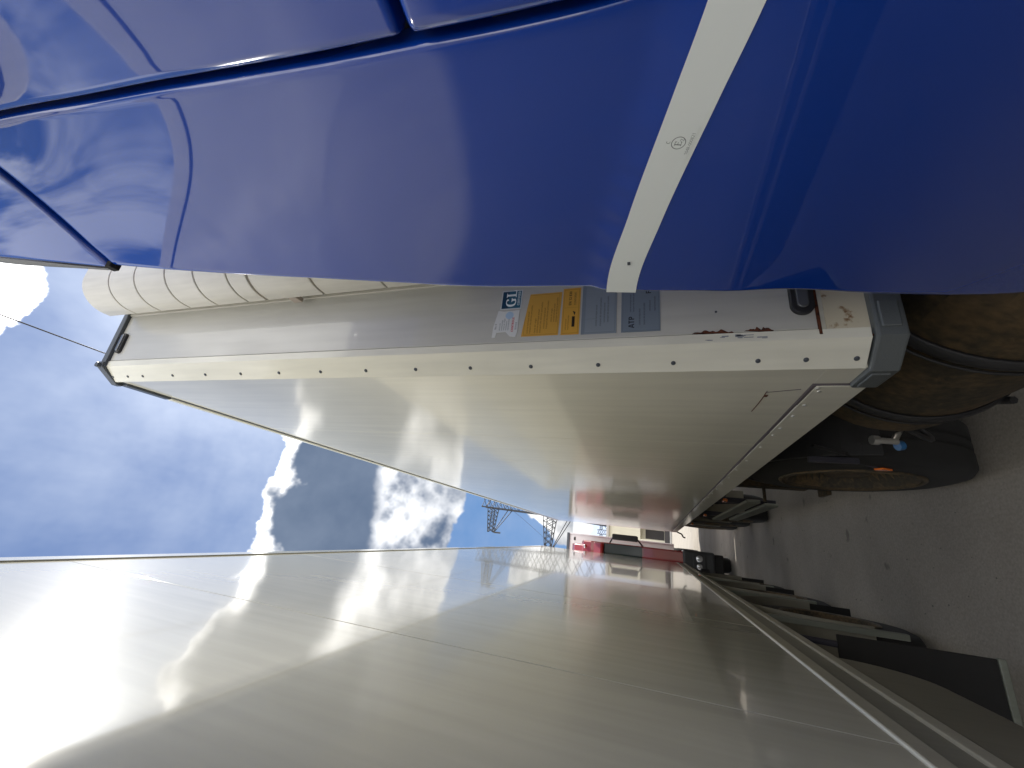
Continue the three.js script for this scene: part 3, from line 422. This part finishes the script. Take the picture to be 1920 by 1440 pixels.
// ---------------------------------------------------------------- the blue tractor unit beside the camera
{
  const t = thing('blue_tractor_unit', 'glossy blue truck cab with white marking tape, close by the camera', 'truck', [1.75, 0, 0.6]);
  // the skin leans in above shoulder height towards the door and flares out again to the rear edge, as side fairings do
  const soft = (v, a, b) => v < a ? v : a + b * Math.tanh((v - a) / b);
  const tuck = y => { const d = Math.max(0, 1.58 - y); return d < 0.06 ? 0.15 * d * d / 0.12 : 0.15 * (d - 0.03); };  // and tucks in below the tape
  const skin = (y, z) => { const Y = soft(Math.max(0, y - 1.72), 1.0, 0.08), Z = soft(z + 0.35, 0.17, 0.05); return 0.46 + Y * Y * (0.1703 + 1.0492 * Z - 0.7475 * Z * Z + Y * (-0.0978 - 0.7244 * Z - 0.6423 * Z * Z)) + tuck(y); };
  const curve = pts => y => { for (let i = 0; i + 1 < pts.length; i++) { const [y0, z0] = pts[i], [y1, z1] = pts[i + 1]; if (y <= y1 || i + 2 === pts.length) { const f = (y - y0) / (y1 - y0); return mix(z0, z1, f); } } };
  // smooth curve through a few points
  const smooth = pts => { const c = new THREE.CatmullRomCurve3(pts.map(([y, z]) => new THREE.Vector3(y, z, 0)), false, 'centripetal'), s = c.getPoints(120).map(p => [p.x, p.y]); return curve(s); };
  const gap = smooth([[0.3, -0.19], [1.0, -0.222], [1.4, -0.2265], [1.73, -0.2245], [1.793, -0.2215], [1.859, -0.218], [1.9325, -0.2138], [2.047, -0.21], [2.176, -0.2052], [2.331, -0.1991], [2.515, -0.1905], [2.6945, -0.1725], [2.9, -0.145], [3.2, -0.09]]);
  const rear = smooth([[0.3, -1.0], [0.8, -0.965], [1.03, -0.93], [1.288, -0.832], [1.45, -0.757], [1.58, -0.7215], [1.709, -0.7], [2.012, -0.6282], [2.168, -0.5828], [2.336, -0.5433], [2.5955, -0.4999], [2.7456, -0.4793], [2.8846, -0.4594], [3.1, -0.43]]);
  const lip = (x, r) => x >= r ? 0 : r - Math.sqrt(Math.max(0, r * r - (r - x) * (r - x)));
  const tapeTop = smooth([[-1.2, 1.765], [-0.686, 1.771], [-0.491, 1.719], [-0.328, 1.666], [-0.248, 1.64], [-0.1, 1.6]]), tapeBot = smooth([[-1.2, 1.71], [-0.697, 1.717], [-0.516, 1.674], [-0.342, 1.619], [-0.26, 1.592], [-0.1, 1.55]]);
  // a sheet over (s, t): s runs up, t runs from zA(y) to zB(y); edges rounded by r, folded 25 mm inwards; bend adds relief
  function sheet(rows, zA, zB, r, yLo, yHi, bend) {
    const ts = []; const N = 46; for (let k = 0; k <= N; k++) ts.push(k / N);
    const edge = [0, 0.12, 0.3, 0.55, 1, 1.6];
    const pos = [], idx = []; const cols = [];
    for (const [y, yA, yB] of rows) {
      const a = zA(y), b = zB(y), w = Math.abs(b - a), dz = b > a ? 1 : -1; const c = [];
      for (const e of edge) c.push(e * r); for (let k = 1; k < N; k++) { const q = 1.6 * r + (w - 3.2 * r) * k / N; c.push(q); } for (const e of [...edge].reverse()) c.push(w - e * r);
      const row = c.map(q => { const z = a + dz * q, dd = Math.min(q, w - q), dv = Math.min(yA, yB); return [skin(y, z) + lip(dd, r) + lip(dv, r) + (bend ? bend(y, z) : 0), y, z]; });
      row.unshift([row[0][0] + 0.025, y, row[0][2]]); row.push([row[row.length - 1][0] + 0.025, y, row[row.length - 1][2]]);
      cols.push(row);
    }
    const wdt = cols[0].length; cols.forEach(r0 => r0.forEach(p => pos.push(...p)));
    for (let j = 0; j + 1 < cols.length; j++) for (let i = 0; i + 1 < wdt; i++) { const a = j * wdt + i, b = a + 1, c = a + wdt, e = c + 1; idx.push(a, c, b, b, c, e); }
    const g = new THREE.BufferGeometry(); g.setAttribute('position', new THREE.Float32BufferAttribute(pos, 3)); g.setIndex(idx);
    g.computeVertexNormals(); if (g.attributes.normal.getX(Math.floor(cols.length / 2) * wdt + Math.floor(wdt / 2)) > 0) { g.setIndex(idx.flatMap((v, i) => i % 3 ? [] : [idx[i], idx[i + 2], idx[i + 1]])); g.computeVertexNormals(); }
    return g;
  }
  const rowsOf = (y0, y1, n, r, extra = []) => { const s = new Set(); for (const e of [0, 0.12, 0.3, 0.55, 1, 1.6]) { s.add(y0 + e * r); s.add(y1 - e * r); } for (let k = 0; k <= n; k++) { const y = mix(y0 + 1.6 * r, y1 - 1.6 * r, k / n); s.add(y); } return [...s].sort((a, b) => a - b).map(y => [y, y - y0, y1 - y]); };
  const crease = (y, z) => { const d = y - (tapeTop(z) + 0.008); return 0.007 * sst(0, 0.016, d) - 0.002 * sst(0.03, 0.2, d); };
  // fairing: its top edge follows the joint to the upper fairing, so rows are squeezed between bottom and that joint
  const topJoint = smooth([[-0.9, 2.85], [-0.56, 2.87], [-0.454, 2.895], [-0.408, 2.915], [-0.354, 2.921], [-0.294, 2.912], [-0.246, 2.8915], [-0.15, 2.835], [-0.02, 2.74]]);
  function warped(g, y0, y1, lowF, topF) { const p = g.attributes.position; for (let i = 0; i < p.count; i++) { const y = p.getY(i); p.setY(i, y); } return g; }
  // grid in (u, v) between four border curves
  function patch(zA, zB, yLo, yHi, r, nu, nv, bend) {
    const es = [0, 0.12, 0.3, 0.55, 1, 1.6], P = [], ids = [], us = [], vs = [];
    const W = 0.4, H = yHi(-0.3) - yLo(-0.3);
    const ticks = (n, len) => { const s = es.map(e => e * r / len); for (let k = 1; k < n; k++) s.push(mix(1.6 * r / len, 1 - 1.6 * r / len, k / n)); for (const e of [...es].reverse()) s.push(1 - e * r / len); return s; };
    const U = ticks(nu, W), V = ticks(nv, H); const nW = U.length + 2, nH = V.length + 2;
    for (let j = -1; j <= V.length; j++) for (let i = -1; i <= U.length; i++) {
      const u = U[Math.min(U.length - 1, Math.max(0, i))], v = V[Math.min(V.length - 1, Math.max(0, j))];
      let y = mix(yLo(-0.3), yHi(-0.3), v), z = mix(zA(y), zB(y), u); for (let it = 0; it < 4; it++) { y = mix(yLo(z), yHi(z), v); z = mix(zA(y), zB(y), u); }
      const w = Math.abs(zB(y) - zA(y)), h = yHi(z) - yLo(z);
      const off = lip(Math.min(u, 1 - u) * w, r) + lip(Math.min(v, 1 - v) * h, r);
      const inn = (i < 0 || j < 0 || i === U.length || j === V.length) ? 0.024 : 0;
      P.push(skin(y, z) + off + (bend ? bend(y, z) : 0) + inn, y, z);
    }
    for (let j = 0; j + 1 < nH; j++) for (let i = 0; i + 1 < nW; i++) { const a = j * nW + i, b = a + 1, c = a + nW, e = c + 1; ids.push(a, c, b, b, c, e); }
    const make = f => { const g = new THREE.BufferGeometry(); g.setAttribute('position', new THREE.Float32BufferAttribute(P, 3)); g.setIndex(f ? ids.flatMap((q, i) => i % 3 ? [] : [ids[i], ids[i + 2], ids[i + 1]]) : ids); g.computeVertexNormals(); return g; };
    const g = make(false), mid = Math.floor(nH / 2) * nW + Math.floor(nW / 2); return g.attributes.normal.getX(mid) > 0 ? make(true) : g;
  }
  const G = 0.0058;
  const fairingFront = y => gap(y) - G, doorRear = y => gap(y) + G;
  part(t, 'side_fairing', patch(fairingFront, rear, z => 0.62, z => topJoint(z) - 0.004, 0.009, 60, 110, crease), M.blue);
  const doorSplit = z => 1.925 - (z + 0.178) * 0.1;         // joint between the upper and the lower cab sheet
  const upperCrease = (y, z) => -0.003;
  part(t, 'cab_side', patch(doorRear, y => 0.9, z => doorSplit(Math.min(z, 0)) + 0.006, z => topJoint(Math.min(z, -0.03)) - 0.004, 0.008, 50, 60, upperCrease), M.blue);
  part(t, 'door', patch(doorRear, y => 0.9, z => 0.75, z => doorSplit(Math.min(z, 0)) - 0.006, 0.012, 50, 70, () => -0.007), M.blue);
  // upper fairing above the joint, with a grey rubber edge
  const upRear = smooth([[2.6, -0.52], [2.895, -0.459], [2.9265, -0.4547], [3.0817, -0.4302], [3.1708, -0.4153], [3.2615, -0.3994], [3.5, -0.35], [3.8, -0.27]]);
  part(t, 'roof_fairing', patch(y => -0.02, upRear, z => topJoint(z) + 0.006, z => 3.75, 0.008, 50, 60), M.blue);
  { // edge seal: a strip along the rear of the roof fairing
    const pts = []; for (let y = 2.905; y < 3.75; y += 0.035) pts.push(y);
    const pos = [], ids = []; pts.forEach(y => { const z = upRear(y) - 0.001; for (const [dx, dz] of [[0.002, 0], [0.004, -0.006 - 0.010 * sst(2.86, 3.3, y)], [0.004, -0.010 - 0.020 * sst(2.86, 3.3, y)], [0.012, -0.0115 - 0.021 * sst(2.86, 3.3, y)], [0.03, -0.010 - 0.020 * sst(2.86, 3.3, y)]]) pos.push(skin(y, z) + dx, y, z + dz); });
    for (let j = 0; j + 1 < pts.length; j++) for (let i = 0; i < 4; i++) { const a = j * 5 + i; ids.push(a, a + 1, a + 5, a + 1, a + 6, a + 5); }
    const g = new THREE.BufferGeometry(); g.setAttribute('position', new THREE.Float32BufferAttribute(pos, 3)); g.setIndex(ids); g.computeVertexNormals(); part(t, 'edge_seal', g, M.greyTrim);
    part(t, 'seal_end', box(0.482, 0.50, 2.885, 2.905, -0.449, -0.470, 0.003), M.rubber);
  }
  part(t, 'joint_backing', [box(0.49, 0.53, 1.5, 1.84, -0.30, -0.12), box(0.63, 0.66, 0.6, 1.52, -0.30, -0.12), box(0.515, 0.55, 1.78, 2.02, -0.24, 0.9), box(0.60, 0.64, 1.9, 3.3, -0.42, 0.3)], M.black);
  // marking tape, laid on the lower step of the fairing
  {
    const pos = [], uv = [], ids = [], n = 60; const x = (y, z) => skin(y, z) + crease(y, z) - 0.0012;
    for (let k = 0; k <= n; k++) { const f = k / n; const zt = mix(fairingFront(1.635) - 0.006, -0.6875, f), zb = mix(fairingFront(1.59) - 0.006, -0.6985, f); const yt = tapeTop(zt), yb = tapeBot(zb); for (let i = 0; i <= 4; i++) { const y = mix(yb, yt, i / 4), z = mix(zb, zt, i / 4); pos.push(x(y, z), y, z); } }
    for (let j = 0; j < n; j++) for (let i = 0; i < 4; i++) { const a = j * 5 + i; ids.push(a, a + 1, a + 5, a + 1, a + 6, a + 5); }
    const g = new THREE.BufferGeometry(); g.setAttribute('position', new THREE.Float32BufferAttribute(pos, 3)); g.setIndex(ids); g.computeVertexNormals();
    const tape = part(t, 'marking_tape', g, M.tape, 'white retroreflective marking tape');
    // print on the tape
    const c = document.createElement('canvas'); c.width = 512; c.height = 384; const k = c.getContext('2d'); k.fillStyle = '#eef3ef'; k.fillRect(0, 0, 512, 384); k.strokeStyle = k.fillStyle = '#6c7270'; k.lineWidth = 10;
    k.beginPath(); k.arc(256, 190, 92, 0, 7); k.stroke(); k.font = '130px serif'; k.fillText('E', 205, 234); k.font = '70px serif'; k.fillText('2', 286, 250); k.font = '70px sans-serif'; k.fillText('C', 232, 74); k.font = '58px sans-serif'; k.fillText('104R-000821', 80, 366);
    const tx = new THREE.CanvasTexture(c); tx.colorSpace = THREE.SRGBColorSpace;
    const cz = -0.386, cy = 1.6565, hw = 0.022, hh = 0.0165, pp = [], uu = [];
    for (const [u, v] of [[0, 0], [1, 0], [1, 1], [0, 0], [1, 1], [0, 1]]) { const a = (u - 0.5) * 2 * hw, b = (v - 0.5) * 2 * hh; pp.push(0.4583, cy - a * 0.287 + b * 0.958, cz + a * 0.958 + b * 0.287); uu.push(u, v); }
    const e = new THREE.BufferGeometry(); e.setAttribute('position', new THREE.Float32BufferAttribute(pp, 3)); e.setAttribute('uv', new THREE.Float32BufferAttribute(uu, 2)); e.computeVertexNormals();
    const em = new THREE.Mesh(e, std({ map: tx, roughness: 0.4 })); em.name = 'approval_mark'; tape.add(em);
    const dm = new THREE.Mesh(join([box(0.4568, 0.4588, 1.7225, 1.7275, -0.603, -0.609)]), M.darkTrim); dm.name = 'print_dot'; tape.add(dm);
  }
  // the rest of the cab and chassis
  part(t, 'cab_shell', [box(0.70, 2.80, 0.95, 3.1, -0.30, 2.2, 0.12), box(0.75, 2.75, 2.9, 3.78, -0.1, 1.3, 0.2)], M.blue);
  part(t, 'windscreen', box(0.7, 2.8, 1.95, 2.85, 2.17, 2.215, 0.02), M.glass);
  part(t, 'front_bumper', box(0.5, 3.0, 0.35, 1.0, 1.5, 2.28, 0.08), M.bumper);
  part(t, 'far_fairing', box(2.98, 3.02, 0.62, 2.8, -0.75, -0.25, 0.01), M.blue);
  part(t, 'chassis', [box(1.25, 1.33, 0.72, 0.98, -4.2, 1.8, 0.005), box(2.17, 2.25, 0.72, 0.98, -4.2, 1.8, 0.005), box(1.1, 2.4, 0.7, 0.95, -3.3, -2.9), box(0.62, 1.3, 0.5, 0.95, -0.8, 1.4, 0.02)], M.chassis);
  for (const x of [0.70, 2.8]) wheel(t, x, 0.52, 1.25, 0.52, 0.32, 'wheel', M.rimDirt, x < 1.5 ? -1 : 1);
  { const o = wheel(t, 0.692, 0.555, -3.05, 0.555, 0.32, 'wheel', M.rimDirt, -1); wheel(t, 1.06, 0.52, -3.05, 0.52, 0.3, 'wheel', M.rimDirt, -1); wheel(t, 2.78, 0.52, -3.05, 0.52, 0.32, 'wheel', M.rimDirt, 1); }
  part(t, 'rim_ring', new THREE.TorusGeometry(0.345, 0.012, 10, 48).rotateY(Math.PI / 2).translate(0.530, 0.555, -3.05), M.rimDirt);
  part(t, 'mudguard', extrudeX(arc(-3.05, 0.52, 0.60, 0.615, 0.15, Math.PI - 0.15), 0.56, 1.2, 0.003), M.black);
  // fuel tank along the frame, with two straps
  const tank = (r, z0, z1) => { const p = []; p.push([0.001, z0 + 0.06], [r * 0.6, z0 + 0.05], [r * 0.9, z0 + 0.02], [r, z0 - 0.03]); for (let k = 1; k < 10; k++) p.push([r, mix(z0 - 0.03, z1 + 0.03, k / 10)]); p.push([r, z1 + 0.03], [r * 0.9, z1 - 0.02], [r * 0.6, z1 - 0.05], [0.001, z1 - 0.06]); return new THREE.LatheGeometry(p.map(([a, b]) => new THREE.Vector2(a, b)), 48).rotateX(Math.PI / 2); };
  part(t, 'fuel_tank', tank(0.33, -1.0, -1.93).translate(0.86, 0.80, 0), M.dirt, 'dusty brown fuel tank behind the cab');
  for (const z of [-1.26, -1.72]) part(t, 'tank_strap', [new THREE.TorusGeometry(0.336, 0.011, 6, 48).scale(1, 1, 2.2).translate(0.86, 0.80, z), new THREE.TorusGeometry(0.338, 0.005, 6, 48).translate(0.86, 0.80, z - 0.045), bar([0.60, 0.58, z - 0.02], [0.585, 0.57, z + 0.03], 0.013)], M.black);
  part(t, 'tank_step', [box(0.56, 0.70, 0.40, 0.425, -1.02, -1.62, 0.006), box(0.575, 0.60, 0.42, 0.58, -1.55, -1.585, 0.004), box(0.575, 0.60, 0.42, 0.58, -1.05, -1.085, 0.004)], M.dirt);
  part(t, 'air_valve', [bar([0.53, 0.80, -2.05], [0.535, 0.72, -2.08], 0.013, 10), bar([0.53, 0.82, -2.045], [0.53, 0.795, -2.05], 0.019, 10), bar([0.535, 0.73, -2.08], [0.62, 0.66, -2.15], 0.012, 8)], M.silver);
  part(t, 'valve_cap', [bar([0.525, 0.705, -2.115], [0.53, 0.685, -2.12], 0.020, 12)], M.blueCap);
  part(t, 'air_hose', [tube([[0.62, 0.7, -2.1], [0.58, 0.55, -2.2], [0.65, 0.48, -2.35], [0.8, 0.6, -2.4]], 0.012, 24, 6), tube([[0.56, 0.95, -2.3], [0.55, 0.8, -2.4], [0.58, 0.72, -2.55]], 0.009, 20, 6)], M.black);
  part(t, 'side_reflector', [extrudeX([[-2.585, 0.565], [-2.615, 0.592], [-2.64, 0.565], [-2.612, 0.515]], 0.516, 0.526, 0.002)], M.amber);
  part(t, 'reflector_bracket', [bar([0.53, 0.58, -2.61], [0.55, 0.72, -2.55], 0.007), box(0.53, 0.56, 0.68, 0.9, -2.53, -2.56, 0.003)], M.chassis);
}

// ---------------------------------------------------------------- red truck facing the camera, and its trailer
{
  const t = thing('red_truck', 'red truck cab facing the camera behind the left trailer, black mirrors', 'truck', [-1.19, 0, -11.7]);
  const x0 = -2.44, x1 = 0.055, zf = -10.55;
  part(t, 'cab', [extrudeX([[zf, 1.05], [zf, 1.9], [zf - 0.09, 2.85], [zf - 0.16, 3.12], [zf - 0.32, 3.32], [zf - 0.6, 3.4], [zf - 2.1, 3.4], [zf - 2.1, 1.05]], x0, x1, 0.03)], M.red);
  part(t, 'windscreen', extrudeX([[zf + 0.03, 1.93], [zf - 0.055, 2.80], [zf - 0.1, 2.80], [zf - 0.05, 1.93]], x0 + 0.06, x1 - 0.015, 0.01), M.glass);
  part(t, 'sun_visor', extrudeX([[zf + 0.09, 2.82], [zf + 0.1, 2.86], [zf - 0.09, 3.04], [zf - 0.1, 3.0]], x0 + 0.05, x1 - 0.03, 0.006), M.red);
  part(t, 'wiper', [bar([-1.0, 1.96, zf + 0.04], [-0.2, 2.06, zf + 0.03], 0.012)], M.black);
  part(t, 'roof_deflector', extrudeX([[zf - 0.75, 3.41], [zf - 1.0, 3.66], [zf - 1.5, 3.8], [zf - 1.6, 3.41]], x0 + 0.15, x1 - 0.10, 0.03), M.red);
  part(t, 'grille', [box(x0 + 0.4, x1 - 0.4, 1.1, 1.8, zf, zf + 0.035, 0.01), ...[1.2, 1.32, 1.44, 1.56, 1.68].map(y => box(x0 + 0.42, x1 - 0.42, y, y + 0.05, zf + 0.03, zf + 0.055, 0.006))], M.bumper);
  part(t, 'bumper', [box(x0 - 0.02, x1 + 0.035, 0.42, 1.06, zf - 0.6, zf + 0.06, 0.05)], M.bumper);
  part(t, 'bumper_lip', [box(x0 + 0.02, x1, 0.24, 0.44, zf - 0.5, zf + 0.0, 0.03)], M.rubber);
  for (const s of [0, 1]) {
    const a = s ? x1 - 0.02 : x0 + 0.02, d = s ? -1 : 1;
    const h = part(t, 'headlight', [box(a, a + d * 0.38, 0.60, 0.86, zf + 0.05, zf + 0.075, 0.03)], M.bumper);
    for (const [k, r] of [[0.1, 0.07], [0.26, 0.06]]) { const lm = new THREE.Mesh(join([new THREE.SphereGeometry(r, 16, 12).scale(1, 1, 0.4).translate(a + d * k + 1.19, 0.73, zf + 0.07 + 11.7).translate(-1.19, 0, -11.7)]), M.lampGlass); lm.name = numbered('lamp_lens'); h.add(lm); }
    part(t, 'door_frame', [box(a - d * 0.02, a + d * 0.03, 1.1, 2.9, zf - 0.2, zf - 1.5, 0.01)], M.red);
    const mx = s ? 0.135 : -2.52, mo = s ? 0.265 : -2.65;
    part(t, 'mirror', [box(mx, mo, 2.02, 2.60, zf - 0.10, zf + 0.10, 0.03), bar([a, 2.68, zf - 0.15], [(mx + mo) / 2, 2.58, zf - 0.03], 0.018), bar([a, 1.9, zf - 0.15], [(mx + mo) / 2, 2.04, zf - 0.03], 0.018)], M.black);
    part(t, 'marker_lamp', [new THREE.SphereGeometry(0.05, 12, 8).scale(1, 0.5, 0.8).translate(a + d * 0.12, 3.28, zf - 0.26)], M.lampGlass);
    wheel(t, s ? x1 - 0.2 : x0 + 0.2, 0.5, zf - 0.75, 0.5, 0.32, 'wheel', M.rimDirt, s ? 1 : -1);
  }
  part(t, 'chassis', [box(x0 + 0.8, x1 - 0.8, 0.5, 1.0, zf - 6, zf - 0.3)], M.chassis);
  const b = thing('red_truck_trailer', 'pale box trailer coupled behind the red cab, dark top edge', 'trailer', [-1.15, 0, -16]);
  part(b, 'box_body', box(-2.44, 0.20, 1.15, 4.02, -12.7, -22, 0.02), M.whiteVan);
  part(b, 'top_rail', box(-2.46, 0.225, 4.0, 4.08, -12.66, -12.85, 0.01), M.darkTrim);
  part(b, 'corner_post', box(0.19, 0.225, 1.15, 4.0, -12.66, -12.75, 0.01), M.whiteVan);
  part(b, 'marker_lamp', box(0.03, 0.12, 3.83, 3.88, -12.68, -12.70, 0.004), M.black);
  part(b, 'marker_lamp', box(-2.36, -2.27, 3.83, 3.88, -12.68, -12.70, 0.004), M.black);
  part(b, 'chassis', box(-2.2, 0.0, 0.75, 1.14, -13, -21.8), M.chassis);
  for (const z of [-18.4, -19.7, -21]) { wheel(b, 0.0, 0.5, z, 0.5, 0.36, 'wheel', M.rimDirt, 1); wheel(b, -2.24, 0.5, z, 0.5, 0.36, 'wheel', M.rimDirt, -1); }
}
// ---------------------------------------------------------------- another trailer parked further along on the right: it shades the end of the lane
{
  const b = thing('parked_trailer', 'white box trailer parked in line beyond the refrigerated trailer', 'trailer', [2.4, 0, -15.5]);
  part(b, 'box_body', box(1.1, 3.65, 1.15, 4.0, -12.6, -18.9, 0.02), M.whiteVan);
  part(b, 'top_rail', box(1.08, 3.67, 3.98, 4.05, -12.6, -18.9, 0.01), M.alu);
  part(b, 'chassis', box(1.4, 3.3, 0.6, 1.14, -12.8, -18.7), M.chassis);
  for (const z of [-16.6, -17.9]) { wheel(b, 1.3, 0.5, z, 0.5, 0.36, 'wheel', M.rimDirt, -1); wheel(b, 3.45, 0.5, z, 0.5, 0.36, 'wheel', M.rimDirt, 1); }
}
// ---------------------------------------------------------------- pale building at the end of the lane
{
  const b = thing('warehouse', 'pale cream warehouse with dark dock openings at the end of the lane', 'building', [8, 0, -50]);
  const cols = []; part(b, 'wall', [box(0.6, 18, 2.9, 6.0, -46, -58), box(0.6, 18, 0.55, 2.9, -47.2, -58)], M.wall);
  part(b, 'roof', box(0.3, 18.3, 6.0, 6.25, -45.7, -58.3, 0.03), M.concrete);
  for (let k = 0; k < 12; k++) part(b, 'pillar', box(0.6 + k * 1.45, 0.95 + k * 1.45, 0.55, 2.897, -46.0, -46.4, 0.02), M.wall);
  for (let k = 0; k < 6; k++) part(b, 'dock_door', box(1.05 + k * 2.9, 1.95 + k * 2.9, 0.6, 2.4, -47.15, -47.19, 0.01), M.doorDark);
  part(b, 'dock_ledge', box(0.4, 18, 0.15, 0.55, -45.4, -58), M.doorDark);
  const k = part(scene, 'kerb', box(-20, 30, 0.0, 0.14, -44.2, -44.5, 0.02), M.concrete); k.userData = { label: 'pale concrete kerb in front of the warehouse', category: 'kerb' };
}
// ---------------------------------------------------------------- lattice pylons and a power line
function pylon(label, x, z, s, cx) {
  const t = thing('lattice_pylon', label, 'pylon', [x, 0, z], 'lattice pylons behind the yard');
  const P = (a, y, b) => [x + a * s, y * s, z + b * s], B = (a, b, r, n = 5) => bar(P(...a), P(...b), r * s, n);
  const hw = y => y < 17 ? mix(2.3, 1.15, y / 17) : mix(1.15, 0.85, (y - 17) / 9);
  for (const [i, k] of [[-1, -1], [1, -1], [-1, 1], [1, 1]]) part(t, 'leg', [B([i * 2.3, 0, k * 2.3], [i * 1.15, 17, k * 1.15], 0.12), B([i * 1.15, 17, k * 1.15], [i * 0.85, 26, k * 0.85], 0.10)], M.steel);
  const br = []; let y = 0; while (y < 26) { const h = Math.max(0.75, hw(y) * 1.05), y1 = Math.min(26, y + h), a = hw(y), b = hw(y1); for (const k of [-1, 1]) { br.push(B([-a, y, k * a], [b, y1, k * b], 0.048), B([a, y, k * a], [-b, y1, k * b], 0.048), B([k * a, y, -a], [k * b, y1, b], 0.048), B([k * a, y, a], [k * b, y1, -b], 0.048)); } y = y1; }
  part(t, 'bracing', br, M.steel);
  for (const [yy, len, h] of [[24.4, 3.4, 0.55], [15.6, 4.6, 0.75], [20.2, 4.2, 0]]) {
    if (!h) continue;
    for (const d of [-1, 1]) {
      const a = hw(yy), tip = d * (a + len), g = [];
      for (const k of [-1, 1]) { g.push(B([d * a, yy + h, k * a], [tip, yy + 0.45, k * 0.2], 0.065), B([d * a, yy - h, k * a], [tip, yy - 0.35, k * 0.2], 0.07), B([d * a, yy - h - 2.2, k * a], [tip - d * 0.1, yy - 0.5, k * 0.2], 0.065)); }
      const n = 6; for (let i = 0; i < n; i++) { const f0 = i / n, f1 = (i + 1) / n, X = f => d * mix(a, a + len, f), Yt = f => mix(yy + h, yy + 0.45, f), Yb = f => mix(yy - h, yy - 0.35, f), Z = f => mix(a, 0.2, f); for (const k of [-1, 1]) g.push(B([X(f0), Yt(f0), k * Z(f0)], [X(f1), Yb(f1), k * Z(f1)], 0.042), B([X(f0), Yb(f0), k * Z(f0)], [X(f1), Yt(f1), k * Z(f1)], 0.042)); g.push(B([X(f1), Yt(f1), -Z(f1)], [X(f1), Yt(f1), Z(f1)], 0.042), B([X(f1), Yb(f1), -Z(f1)], [X(f1), Yb(f1), Z(f1)], 0.042)); }
      part(t, 'crossarm', g, M.steel);
      const ins = []; for (let i = 0; i < 9; i++) ins.push(new THREE.CylinderGeometry(0.11 * s, 0.13 * s, 0.05 * s, 10).translate(...P(tip, yy - 0.5 - i * 0.12, 0))); part(t, 'insulator', ins, M.darkTrim);
    }
  }
  return t;
}
pylon('tall dark lattice pylon with crossarms above the trailers', 4.25, -60, 1, 0);
pylon('small far lattice pylon beside the white box trailer of the red truck', 4.2, -160, 0.8, 0);
{
  const w = part(scene, 'power_line', tube([[3.2, 16.5, 70], [3.06, 14.2, 20], [3.0, 14.0, -2], [2.96, 14.0, -6], [2.8, 13.9, -30], [-1.4, 14.2, -60]], 0.014, 120, 6), M.black);
  w.userData = { label: 'thin black power line crossing above the trailer corner', category: 'cable' };
}
scene.traverse(o => { if (o.isMesh) { o.castShadow = true; o.receiveShadow = true; } });
renderer.render(scene, camera);
